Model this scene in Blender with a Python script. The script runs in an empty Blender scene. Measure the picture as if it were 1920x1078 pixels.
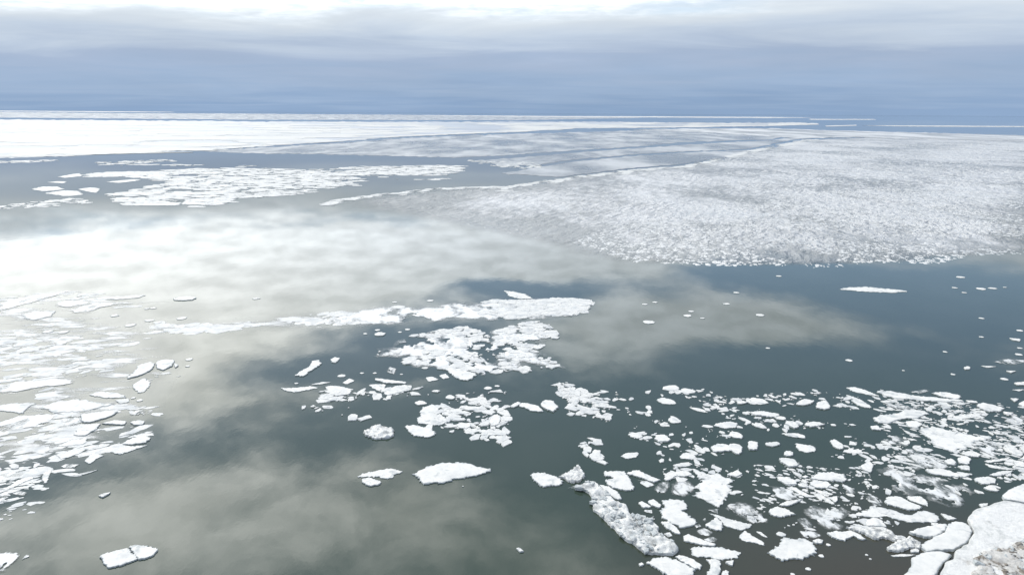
import bpy, math, random
import numpy as np
from mathutils import Vector, Matrix, noise
from mathutils.geometry import delaunay_2d_cdt

S = bpy.context.scene
R = math.radians

# ------------------------------------------------------------------ camera
F_PX = 1297.0                      # focal length in photo pixels (1920 wide)
CAM_H = 40.0
cam_d = bpy.data.cameras.new('camera')
cam_d.sensor_fit = 'HORIZONTAL'
cam_d.sensor_width = 36.0
cam_d.lens = 36.0 * F_PX / 1920.0
cam_d.clip_start = 0.5
cam_d.clip_end = 300000.0
cam = bpy.data.objects.new('camera', cam_d)
S.collection.objects.link(cam)
CAM_M = (Matrix.Translation((0, 0, CAM_H)) @ Matrix.Rotation(R(90 - 14.15), 4, 'X')
         @ Matrix.Rotation(R(0.33), 4, 'Z'))
cam.matrix_world = CAM_M
S.camera = cam
CAM_R = CAM_M.to_3x3()

def at(px, py):
    """photo pixel -> the point of the sea surface it shows"""
    d = CAM_R @ Vector(((px - 960) / F_PX, -(py - 539) / F_PX, -1.0))
    if d.z > -0.0012:
        d.z = -0.0012
    t = CAM_H / -d.z
    return (d.x * t, d.y * t)

# ------------------------------------------------------------------ sky, sun, exposure
SUN_AZ, SUN_EL = -42.0, 50.0       # degrees, azimuth from +Y towards +X
sx, sy, sz = (math.sin(R(SUN_AZ)) * math.cos(R(SUN_EL)), math.cos(R(SUN_AZ)) * math.cos(R(SUN_EL)), math.sin(R(SUN_EL)))

class NT:
    """small helper for node trees"""
    def __init__(self, tree):
        self.t = tree; self.n = tree.nodes; self.l = tree.links
    def node(self, typ, **kw):
        nd = self.n.new(typ)
        for k, v in kw.items():
            setattr(nd, k, v)
        return nd
    def put(self, sock, v):
        if hasattr(v, 'is_linked'):
            self.l.new(v, sock)
        else:
            sock.default_value = v
    def math(self, op, a, b=0.0, c=0.0, clamp=False):
        nd = self.node('ShaderNodeMath', operation=op, use_clamp=clamp)
        for s, v in zip(nd.inputs, (a, b, c)):
            self.put(s, v)
        return nd.outputs[0]
    def vmath(self, op, a, b=(0, 0, 0)):
        nd = self.node('ShaderNodeVectorMath', operation=op)
        self.put(nd.inputs[0], a); self.put(nd.inputs[1], b)
        return nd.outputs['Value'] if op in ('DOT_PRODUCT', 'LENGTH') else nd.outputs[0]
    def smooth(self, v, lo, hi, a=0.0, b=1.0):
        nd = self.node('ShaderNodeMapRange', interpolation_type='SMOOTHSTEP')
        for s, x in zip(nd.inputs, (v, lo, hi, a, b)):
            self.put(s, x)
        return nd.outputs[0]
    def mix(self, f, a, b, blend='MIX'):
        nd = self.node('ShaderNodeMix', data_type='RGBA', blend_type=blend)
        self.put(nd.inputs[0], f)
        for s, v in ((nd.inputs[6], a), (nd.inputs[7], b)):
            self.put(s, v if hasattr(v, 'is_linked') else (*v, 1.0))
        return nd.outputs[2]
    def noise(self, vec, scale, detail=4, rough=0.5, dist=0.0):
        nd = self.node('ShaderNodeTexNoise')
        self.put(nd.inputs['Vector'], vec)
        for k, v in (('Scale', scale), ('Detail', detail), ('Roughness', rough), ('Distortion', dist)):
            nd.inputs[k].default_value = v
        return nd.outputs[0]
    def ramp(self, v, stops, interp='LINEAR'):
        nd = self.node('ShaderNodeValToRGB')
        nd.color_ramp.interpolation = interp
        e = nd.color_ramp.elements
        while len(e) < len(stops):
            e.new(0.5)
        for el, (p, c) in zip(e, stops):
            el.position = p; el.color = (*c, 1.0)
        self.put(nd.inputs[0], v)
        return nd.outputs[0]

world = bpy.data.worlds.new('World')
S.world = world
world.use_nodes = True
w = NT(world.node_tree)
w.n.clear()
D = w.node('ShaderNodeTexCoord').outputs['Generated']
sep = w.node('ShaderNodeSeparateXYZ'); w.put(sep.inputs[0], D)
dx, dy, dz = sep.outputs
zc = w.math('MAXIMUM', dz, 0.0)
el = w.math('MULTIPLY', w.math('ARCSINE', zc), 57.2958)
az = w.math('MULTIPLY', w.math('ARCTAN2', dx, dy), 57.2958)
inv = w.math('DIVIDE', 1.0, w.math('ADD', zc, 0.045))
cmb = w.node('ShaderNodeCombineXYZ')
w.put(cmb.inputs[0], w.math('MULTIPLY', dx, inv)); w.put(cmb.inputs[1], w.math('MULTIPLY', dy, inv))
P = cmb.outputs[0]                                  # position on a flat cloud deck
n_big = w.noise(P, 1.2, 7, 0.58, 0.3)
n_fine = w.noise(P, 4.6, 8, 0.60, 0.25)
n_low = w.noise(P, 0.45, 4, 0.5, 0.4)
sky = w.node('ShaderNodeTexSky')
sky.sky_type = 'NISHITA'; sky.sun_disc = False
sky.sun_elevation = R(SUN_EL); sky.sun_rotation = R(SUN_AZ)
sky.air_density = 1.0; sky.dust_density = 0.6; sky.ozone_density = 2.0
clear = w.mix(1.0, sky.outputs[0], (0.135, 0.142, 0.15), 'MULTIPLY')
# cloud banks and openings of the deck: azimuth, elevation, half widths, weight
CLOUDS = [
    (-34, 12.0, 15, 3.0, .60), (-20, 12.0, 12, 2.8, .52), (-7, 11.5, 9, 2.2, .42), (-31, 18.5, 13, 4.0, .60),
    (-14, 14.4, 10, 1.8, .40), (-2, 12.8, 8, 1.6, .34), (1, 11.0, 10, 2.2, .42), (9, 17.4, 7.5, 2.6, .44), (20, 16.0, 9, 1.7, .38), (8, 10.0, 22, 1.4, .35),
    (34, 12.6, 14, 2.0, -.85), (-2, 14.6, 8.0, 1.0, -.55), (5, 15.6, 3.5, 1.0, -.4), (-19, 20.0, 11, 1.5, -.42), (-8, 18.3, 9, 1.7, -.40),
    (30, 19.5, 12, 2.8, -.55), (-12, 8.9, 7, .8, -.22), (-42, 23.5, 6, 2.0, -.3), (-28, 24, 8, 2.2, -.3),
    (-33, 29.5, 11, 5.5, .34), (-15, 31.5, 9, 3.4, .16), (-10, 25, 10, 3.0, -.25), (10, 27, 12, 5, -.5),
    (-2, 33, 9, 2.4, .02), (30, 30, 14, 7, -.35), (-18, 38, 12, 3.0, -.12),
]
cv = w.node('ShaderNodeCombineXYZ'); w.put(cv.inputs[0], az); w.put(cv.inputs[1], el)
wob = w.node('ShaderNodeVectorMath', operation='MULTIPLY_ADD')
nz = w.node('ShaderNodeTexNoise'); w.put(nz.inputs['Vector'], P); nz.inputs['Scale'].default_value = 0.9; nz.inputs['Detail'].default_value = 3
w.put(wob.inputs[0], w.vmath('SUBTRACT', nz.outputs['Color'], (0.5, 0.5, 0.5))); w.put(wob.inputs[1], (14.0, 4.0, 0.0)); w.put(wob.inputs[2], cv.outputs[0])
AE = wob.outputs[0]
bias = 0.0
for a0, e0, ra, re, wt in CLOUDS:
    q = w.vmath('MULTIPLY', w.vmath('SUBTRACT', AE, (a0, e0, 0)), (1 / ra, 1 / re, 0))
    g = w.math('POWER', 2.71828, w.math('MULTIPLY', w.vmath('DOT_PRODUCT', q, q), -1.0))
    bias = w.math('MULTIPLY_ADD', g, wt, bias)
field = w.math('ADD', bias, w.math('MULTIPLY_ADD', n_big, 0.95, w.math('MULTIPLY_ADD', n_fine, 0.52, -0.16)))
cover = w.smooth(field, 0.40, 0.86, 0.11, 1.0)
# thin cloud in front of the sun is brighter: forward scattering
cosg = w.vmath('DOT_PRODUCT', D, (sx, sy, sz))
glow = w.math('POWER', w.math('MAXIMUM', cosg, 0.0), 4.0)
lum = w.math('MULTIPLY_ADD', glow, 6.2, 1.05)
lum = w.math('MULTIPLY', lum, w.smooth(n_fine, 0.27, 0.73, 0.78, 1.16))
cl = w.node('ShaderNodeVectorMath', operation='SCALE')
w.put(cl.inputs[0], w.mix(w.smooth(glow, 0.05, 0.5), (0.90, 0.97, 1.05), (0.99, 0.99, 0.955))); w.put(cl.inputs['Scale'], lum)
upper = w.mix(cover, clear, cl.outputs[0])
# distant blue-grey deck along the horizon
n_str = w.noise(w.vmath('MULTIPLY', P, (0.35, 0.5, 1)), 1.0, 5, 0.55, 0.5)
ez = w.math('MULTIPLY_ADD', w.math('SUBTRACT', n_str, 0.5), 5.8, el)
ez = w.math('MULTIPLY_ADD', az, -0.012, ez)
low = w.ramp(w.math('MULTIPLY', ez, 0.1), [(0.0, (.275, .395, .585)), (0.22, (.345, .46, .635)), (0.42, (.40, .495, .655)), (0.58, (.56, .65, .77)),
                                          (0.70, (.70, .77, .84)), (0.86, (.83, .87, .89)), (1.0, (.95, .955, .93))])
n_mot = w.noise(w.vmath('MULTIPLY', cv.outputs[0], (.045, .30, 1)), 1.0, 6, 0.6, 0.3)
lows = w.node('ShaderNodeVectorMath', operation='SCALE'); w.put(lows.inputs[0], low); w.put(lows.inputs['Scale'], w.smooth(n_mot, 0.25, 0.75, 0.96, 1.07))
col = w.mix(w.smooth(ez, 6.7, 9.6), lows.outputs[0], upper)
bg = w.node('ShaderNodeBackground'); w.put(bg.inputs[0], col); bg.inputs[1].default_value = 1.0
w.l.new(bg.outputs[0], w.node('ShaderNodeOutputWorld').inputs[0])
world.cycles.sampling_method = 'MANUAL'
world.cycles.sample_map_resolution = 512

sun_d = bpy.data.lights.new('sun', 'SUN')
sun_d.energy = 1.2; sun_d.angle = R(11); sun_d.color = (1.0, 0.96, 0.88)
sun = bpy.data.objects.new('sun', sun_d); S.collection.objects.link(sun)
sun.rotation_euler = Vector((sx, sy, sz)).to_track_quat('Z', 'Y').to_euler()

vs = S.view_settings
vs.view_transform = 'Standard'; vs.look = 'None'; vs.exposure = 0.0; vs.gamma = 1.0; vs.use_curve_mapping = False
S.cycles.use_denoising = True
S.cycles.max_bounces = 6
S.cycles.transparent_max_bounces = 12

# ------------------------------------------------------------------ materials
def material(name):
    m = bpy.data.materials.new(name); m.use_nodes = True
    t = NT(m.node_tree)
    b = m.node_tree.nodes['Principled BSDF']
    return m, t, b

def position(t):
    return t.node('ShaderNodeNewGeometry').outputs['Position']

def bump(t, b, h, strength, dist):
    n = t.node('ShaderNodeBump'); n.inputs['Strength'].default_value = strength; n.inputs['Distance'].default_value = dist
    t.put(n.inputs['Height'], h); t.l.new(n.outputs[0], b.inputs['Normal'])

M = {}
# sea: dark green-slate, browner with sediment near the shore ice
m, t, b = material('sea_water'); p = position(t)
sh = t.vmath('LENGTH', t.vmath('MULTIPLY', t.vmath('SUBTRACT', p, (34.0, 50.0, 0)), (0.028, 0.036, 0)))
shore = t.smooth(t.math('ADD', sh, t.math('MULTIPLY', t.noise(p, 0.05, 4), 0.5)), 0.35, 1.25, 1.0, 0.0)
wc = t.mix(t.noise(p, 0.03, 3), (.030, .046, .036), (.037, .054, .037))
wc = t.mix(shore, wc, (.052, .049, .036))
t.put(b.inputs['Base Color'], wc)
b.inputs['Roughness'].default_value = 0.022; b.inputs['IOR'].default_value = 1.333
bump(t, b, t.noise(t.vmath('MULTIPLY', p, (1, .5, 1)), 0.5, 4, .6), 0.10, 0.05)
M['water'] = m

def ice(name, white, grey, gscale, glo, ghi, rough=0.62, stretch=(1, 1, 1), patch=2.2, bstr=0.5, bscale=3.0, bdist=.06, dirt=None, wet=None):
    m, t, b = material(name); p = position(t)
    n1 = t.noise(t.vmath('MULTIPLY', p, stretch), gscale, 6, 0.62, 0.4)
    c = t.mix(t.smooth(n1, glo, ghi), white, grey)
    c = t.mix(t.smooth(t.noise(p, patch, 5, .65, .6), .48, .74, 0, .75), c, grey)          # patchy wet snow
    if wet:                                                                              # soaked hollows
        c = t.mix(t.smooth(t.noise(p, .55, 6, .6, .5), .56, .68, 0, .7), c, wet)
    ri = t.node('ShaderNodeObjectInfo').outputs['Random']
    c = t.mix(t.math('MULTIPLY', ri, 0.22), c, (.47, .48, .46))
    if wet:                                                                              # thin soaked margin
        th = t.node('ShaderNodeAttribute', attribute_name='thickness').outputs['Fac']
        e = t.math('ADD', th, t.math('MULTIPLY_ADD', t.noise(p, 1.3, 5, .6), .9, -.45))
        c = t.mix(t.smooth(e, -.05, .40, .75, 0.0), c, wet)
    if dirt:
        c = t.mix(t.smooth(t.noise(p, dirt[1], 8, 0.7), dirt[2], dirt[3]), c, dirt[0])
    t.put(b.inputs['Base Color'], c)
    b.inputs['Roughness'].default_value = rough; b.inputs['Specular IOR Level'].default_value = 0.25
    bump(t, b, t.noise(p, bscale, 6, 0.65), bstr, bdist)
    M[name] = m
    return m

ice('ice_white', (.675, .66, .62), (.53, .535, .52), 0.35, .48, .75, wet=(.34, .37, .372))
ice('ice_brash', (.635, .625, .59), (.45, .465, .465), 0.5, .42, .70)
ice('ice_rough', (.67, .665, .635), (.36, .365, .35), 0.9, .50, .66, bstr=.9, bscale=2.2, bdist=.15)
ice('ice_far', (.55, .54, .505), (.35, .38, .41), 0.010, .50, .68, bstr=.2, bscale=.15, bdist=.3, stretch=(.35, 1, 1), patch=.06)
ice('ice_lump', (.66, .65, .62), (.44, .46, .465), 0.02, .44, .66, rough=.5, stretch=(.5, 1, 1), patch=.45)
ice('ice_grey', (.31, .335, .365), (.18, .21, .25), 0.012, .40, .62, rough=.35, stretch=(.35, 1, 1), patch=.05, bstr=.1)
ice('ice_shore', (.67, .66, .63), (.56, .555, .53), 0.25, .50, .75, dirt=((.30, .28, .25), .35, .60, .74), bstr=.9, bscale=1.6, bdist=.2, wet=(.42, .43, .41))
ice('ice_dirty', (.58, .56, .52), (.42, .395, .36), 0.5, .46, .70, dirt=((.17, .145, .115), .7, .50, .64), bstr=1, bscale=1.6, bdist=.25)
ice('dirt', (.30, .26, .21), (.12, .10, .08), 1.2, .40, .62, rough=.9, bstr=1, bscale=3, bdist=.2)

def sheet(name, c0, c1, scale, a_lo, a_hi, a0, a1, stretch=(1, 1, 1), rough=.45, rot=0.0, soft=.22, edge=.5, fine=0, wave=None, spec=.3):
    """waterlogged ice: white crust over a film through which the sea shows"""
    m, t, b = material(name); p = position(t)
    mp = t.node('ShaderNodeMapping'); t.put(mp.inputs[0], p); mp.inputs['Rotation'].default_value = (0, 0, rot); mp.inputs['Scale'].default_value = stretch
    v = mp.outputs[0]
    n = t.noise(v, scale, 7, 0.62, 0.2)
    if fine:
        n = t.math('MULTIPLY_ADD', t.math('SUBTRACT', t.noise(v, fine, 5, .6, .2), .5), .55, n)
    t.put(b.inputs['Base Color'], t.mix(t.smooth(n, a_lo, a_hi), c0, c1))
    th = t.node('ShaderNodeAttribute', attribute_name='thickness').outputs['Fac']
    n = t.math('ADD', n, t.math('MULTIPLY_ADD', th, soft, -soft))
    t.put(b.inputs['Alpha'], t.math('MULTIPLY', t.smooth(n, a_lo, a_hi, a0, a1), t.smooth(th, 0.0, .35, edge, 1.0)))
    b.inputs['Roughness'].default_value = rough; b.inputs['Specular IOR Level'].default_value = spec
    if wave:                                       # wind ripples frozen into the slush
        wm = t.node('ShaderNodeMapping', vector_type='TEXTURE'); t.put(wm.inputs[0], p)
        wm.inputs['Rotation'].default_value = (0, 0, R(wave[2])); wm.inputs['Scale'].default_value = (wave[3], 1, 1)
        amp = t.smooth(t.noise(p, .018, 4, .6), .30, .62, .35, 1.0)
        bump(t, b, t.math('MULTIPLY', t.noise(wm.outputs[0], wave[0], 4, .55, .3), amp), 1.0, wave[1])
    else:
        bump(t, b, n, .5, .1)
    M[name] = m
sheet('rotten', (.33, .355, .345), (.62, .62, .60), 0.8, .36, .58, .22, 1.0, (1, .6, 1), rot=.5)
sheet('rotten_white', (.43, .455, .46), (.65, .65, .63), 0.30, .32, .50, .12, 1.0, (1, .6, 1))
sheet('streaked', (.42, .445, .45), (.58, .58, .56), 0.22, .44, .60, .06, .95, (.45, 1.4, 1), rot=-.25)
sheet('film', (.38, .41, .44), (.52, .53, .53), 0.016, .34, .66, .30, .82, (1, .35, 1), soft=0, edge=1)
sheet('pale_film', (.44, .46, .47), (.56, .56, .545), 0.012, .30, .62, .45, 1.0, (1, .3, 1), soft=0, edge=1)
sheet('slush_film', (.48, .485, .475), (.63, .62, .595), 0.016, .26, .62, .42, .88, (1.0, .5, 1), .30, soft=.36, edge=0.0, rot=-.5, fine=.16, wave=(.30, 4.5, 62, 2.0), spec=.5)

# ------------------------------------------------------------------ mesh helpers
C = S.collection.objects
def link(name, verts, faces, mat, loc=(0, 0, 0), smooth=None, parent=None):
    me = bpy.data.meshes.new(name)
    me.from_pydata(verts, [], faces)
    me.materials.append(M[mat])
    if smooth:
        me.polygons.foreach_set('use_smooth', smooth)
    me.update()
    o = bpy.data.objects.new(name, me); o.location = loc
    C.link(o)
    if parent:
        o.parent = parent
    return o

def tag(o, label=None, cat=None, group=None, kind=None):
    for k, v in (('label', label), ('category', cat), ('group', group), ('kind', kind)):
        if v:
            o[k] = v
    return o

def area(p):
    return 0.5 * sum(p[i - 1][0] * p[i][1] - p[i][0] * p[i - 1][1] for i in range(len(p)))

def refine(pts, step, amp, seed, corner=0.10):
    """soften the traced corners a little, then roughen the edge"""
    q = []
    n = len(pts)
    for i in range(n):
        a, b = pts[i], pts[(i + 1) % n]
        q.append((a[0] + (b[0] - a[0]) * corner, a[1] + (b[1] - a[1]) * corner))
        q.append((a[0] + (b[0] - a[0]) * (1 - corner), a[1] + (b[1] - a[1]) * (1 - corner)))
    out = []
    n = len(q)
    for i in range(n):
        a, b = q[i], q[(i + 1) % n]
        L = math.hypot(b[0] - a[0], b[1] - a[1])
        k = max(1, min(40, int(L / step)))
        for j in range(k):
            f = j / k
            x, y = a[0] + (b[0] - a[0]) * f, a[1] + (b[1] - a[1]) * f
            s = 0.35 / step
            nx = noise.fractal((x * s, y * s, seed * 3.7), 0.8, 2.0, 4) * amp
            ny = noise.fractal((x * s + 31, y * s, seed * 3.7 + 9), 0.8, 2.0, 4) * amp
            out.append((x + nx, y + ny))
    return out

def edge_dist(P, A, B):
    """distance of every point P to the polyline segments A-B"""
    AB = B - A
    L = np.maximum((AB ** 2).sum(1), 1e-9)
    d = np.full(len(P), 1e9)
    for a, ab, l in zip(A, AB, L):
        tt = np.clip(((P - a) @ ab) / l, 0, 1)
        e = P - (a + tt[:, None] * ab)
        d = np.minimum(d, (e ** 2).sum(1))
    return np.sqrt(d)

def inside(P, poly):
    x, y = P[:, 0], P[:, 1]
    r = np.zeros(len(P), bool)
    n = len(poly)
    for i in range(n):
        x1, y1 = poly[i - 1]; x2, y2 = poly[i]
        if y1 == y2:
            continue
        c = ((y1 > y) != (y2 > y)) & (x < (x2 - x1) * (y - y1) / (y2 - y1) + x1)
        r ^= c
    return r

def slab(name, pts, h, mat, seed, relief=0.08, interior=110, amp=None, hole=None, holescale=0.5, drop=0.14, step=None, wall=True, z0=0.0, fade=None):
    """one ice slab from its world outline: broken edge, bevelled rim, uneven top, real side walls"""
    rnd = random.Random(seed)
    if area(pts) < 0:
        pts = pts[::-1]
    A = abs(area(pts))
    size = math.sqrt(A)
    per = sum(math.hypot(pts[i][0] - pts[i - 1][0], pts[i][1] - pts[i - 1][1]) for i in range(len(pts)))
    step = step or max(per / 130, 0.08)
    out = refine(pts, step, amp if amp is not None else size * 0.075, seed)
    cx = sum(p[0] for p in out) / len(out); cy = sum(p[1] for p in out) / len(out)
    out = [(p[0] - cx, p[1] - cy) for p in out]
    n = len(out)
    O = np.array(out)
    sp = math.sqrt(A / interior)
    lo, hi = O.min(0), O.max(0)
    cand = []
    y = lo[1]; row = 0
    while y < hi[1]:
        x = lo[0] + (row % 2) * sp / 2
        while x < hi[0]:
            cand.append((x + rnd.uniform(-.3, .3) * sp, y + rnd.uniform(-.3, .3) * sp)); x += sp
        y += sp * .87; row += 1
    rim = min(0.35 * h + 0.02, size * 0.06)
    if wall:
        for i in range(n):                         # rim ring
            tx, ty = out[(i + 1) % n][0] - out[i - 1][0], out[(i + 1) % n][1] - out[i - 1][1]
            L = math.hypot(tx, ty) or 1
            cand.append((out[i][0] - ty / L * rim, out[i][1] + tx / L * rim))
    cand = np.array(cand)
    cand = cand[inside(cand, out)]
    if len(cand):
        dd = edge_dist(cand, O, np.roll(O, -1, 0))
        cand = cand[dd > rim * 0.8]
    vin = [Vector(p) for p in out] + [Vector(p) for p in cand]
    res = delaunay_2d_cdt(vin, [(i, (i + 1) % n) for i in range(n)], [], 0, 1e-4, True)
    V2, _, F = res[0], res[1], res[2]
    P2 = np.array([(v.x, v.y) for v in V2])
    dist = edge_dist(P2, O, np.roll(O, -1, 0))
    sc = 1.4 / max(size * .35, .4)
    verts = []
    for v, d in zip(V2, dist):
        nz_ = noise.fractal((v.x * sc + cx, v.y * sc + cy, seed), 0.7, 2.1, 4)
        if wall:
            z = h * (0.86 if d < rim * .5 else 1.0) + relief * nz_ * min(1, d / (rim + .01))
            z = max(z, 0.03)
        else:
            z = h + relief * nz_ * 0.3
        verts.append((v.x, v.y, z + z0))
    faces = []
    keepf = inside(np.array([P2[list(f)].mean(0) for f in F]), out)
    for f, kf in zip(F, keepf):
        if not kf:
            continue
        f = list(f)
        a, b_, c = [P2[i] for i in f[:3]]
        if (b_[0] - a[0]) * (c[1] - a[1]) - (b_[1] - a[1]) * (c[0] - a[0]) < 0:
            f = f[::-1]
        if hole is not None:
            m_ = P2[f].mean(0)
            if noise.fractal((m_[0] * holescale + cx * .1, m_[1] * holescale * .7, seed * 1.3), 0.6, 2.0, 4) > hole:
                continue
        faces.append(f)
    if len(faces) > 1:        # keep the one connected sheet, drop crumbs
        par = list(range(len(faces)))
        def root(i):
            while par[i] != i:
                par[i] = par[par[i]]; i = par[i]
            return i
        own = {}
        for fi, f in enumerate(faces):
            for k in range(len(f)):
                e = (min(f[k - 1], f[k]), max(f[k - 1], f[k]))
                if e in own:
                    par[root(fi)] = root(own[e])
                own[e] = fi
        cc = {}
        for fi, f in enumerate(faces):
            cc.setdefault(root(fi), []).append(f)
        faces = max(cc.values(), key=len)
    used = sorted({k for f in faces for k in f})
    ren = {k: i for i, k in enumerate(used)}
    verts = [verts[k] for k in used]; dist = dist[used]
    faces = [[ren[k] for k in f] for f in faces]
    smooth = [True] * len(faces)
    # side walls along every open edge, down below the waterline
    cnt = {}
    for f in faces:
        for i in range(len(f)):
            e = (f[i - 1], f[i])
            cnt[e] = 1
    low = {}
    for (i, j) in list(cnt):
        if (j, i) in cnt:
            continue
        for k in (i, j):
            if k not in low:
                low[k] = len(verts)
                vx, vy = verts[k][0], verts[k][1]
                L = math.hypot(vx, vy) or 1
                g = 0.25 * h if wall else 0
                verts.append((vx + vx / L * g, vy + vy / L * g, -drop + z0 * .5))
        faces.append((j, i, low[i], low[j])); smooth.append(False)
    o = link(name, verts, faces, mat, (cx, cy, 0), smooth)
    if True:                                       # slabs and sheets thin out towards their margin
        at_ = o.data.attributes.new('thickness', 'FLOAT', 'POINT')
        th = np.ones(len(verts)); th[:len(dist)] = np.clip(dist / (np.array([fade(v_[0] + cx) for v_ in verts[:len(dist)]]) if callable(fade) else (fade or size * .10)), 0, 1)
        for k_, v_ in low.items():
            th[v_] = th[k_]
        at_.data.foreach_set('value', th)
    return o

ORG = {'A': (1440, 808), 'B': (960, 808), 'C': (480, 808), 'D': (0, 808), 'E': (1440, 538), 'F': (960, 538), 'G': (480, 538), 'H': (0, 538),
       'L': (0, 190), 'N': (480, 190), 'P': (960, 190), 'Q': (1440, 190)}
def outline(tile, pts):
    if tile == 'X':
        return [at(x, y) for x, y in pts]
    ox, oy = ORG[tile]
    return [at(ox + x / 3.992, oy + y / 3.992) for x, y in pts]

# ------------------------------------------------------------------ the sea
g = 90000.0
sea = link('water', [(-g, -2000, 0), (g, -2000, 0), (g, g, 0), (-g, g, 0)], [(0, 1, 2, 3)], 'water')
tag(sea, 'dark calm sea water mirroring the clouds', None, None, 'structure')
# ------------------------------------------------------------------ shore ice in the near corner
def put(tile, typ, label, pts, seed, name='ice_floe', cat='ice floe', group=None, h=None, amp=None):
    w_ = outline(tile, pts)
    d_ = math.hypot(*w_[0])
    k = {'w': (.14, 'ice_white'), 'l': (.07, 'ice_white'), 'r': (.24, 'ice_rough'), 'd': (.45, 'ice_shore')}
    if typ in k:
        hh, mt = k[typ]
        o = slab(name, w_, h or hh, mt, seed, relief={'r': .26, 'd': .20}.get(typ, .06), interior={'r': 420, 'd': 500}.get(typ, 90), amp=amp)
    elif typ == 'g':       # waterlogged sheet
        o = slab(name, w_, .05, 'rotten', seed, relief=.05, interior=420, hole=.42, holescale=.55, wall=False, drop=.06)
    elif typ == 'p':       # white sheet riddled with openings
        o = slab(name, w_, .07, 'rotten_white', seed, relief=.08, interior=1500, hole=.46, holescale=.22, wall=False, drop=.08)
    elif typ == 't':       # faint thin sheet
        o = slab(name, w_, .06, 'rotten_white', seed, relief=.03, interior=60, wall=False, drop=.06)
    return tag(o, label, cat, group)

SHORE = [
    ('A', 'd', 'huge snow-white shore ice slab with dirty brown rubble filling the corner', [(1485, 668), (1530, 612), (1660, 570), (1765, 532), (1990, 574), (2300, 640), (2300, 1400), (1200, 1400), (1290, 1090), (1335, 1000), (1385, 975), (1397, 912), (1497, 857), (1540, 774), (1517, 715)]),
    ('A', 'w', 'rounded white shore slab lying above the huge dirty slab at the picture edge', [(1748, 500), (1790, 460), (1850, 430), (1916, 400), (2100, 360), (2100, 585), (1850, 533), (1770, 523)]),
    ('A', 'w', 'cream slab cut off by a curved crack from the huge shore slab', [(1150, 860), (1230, 812), (1322, 767), (1347, 707), (1400, 688), (1480, 700), (1518, 738), (1525, 775), (1488, 843), (1388, 898), (1340, 903), (1260, 903), (1190, 918), (1150, 890)]),
    ('A', 'w', 'flat cream shore slab cut off by the bottom of the picture', [(1070, 960), (1160, 922), (1280, 912), (1350, 927), (1370, 942), (1300, 1010), (1250, 1090), (1200, 1250), (900, 1250), (1040, 1078), (1080, 1010)]),
    ('A', 'w', 'pale wedge slab wedged against the cracked cream slab beside open water', [(1055, 765), (1150, 735), (1290, 705), (1335, 712), (1322, 757), (1250, 800), (1190, 805), (1120, 790)]),
]
for i, (tl, ty, lb, pt) in enumerate(SHORE):
    o = put(tl, ty, lb, pt, 11 + i, 'shore_ice', 'shore ice', h=.26 if ty == 'w' else .34, amp=.12)
    if i == 0:
        shore_slab = o

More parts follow.
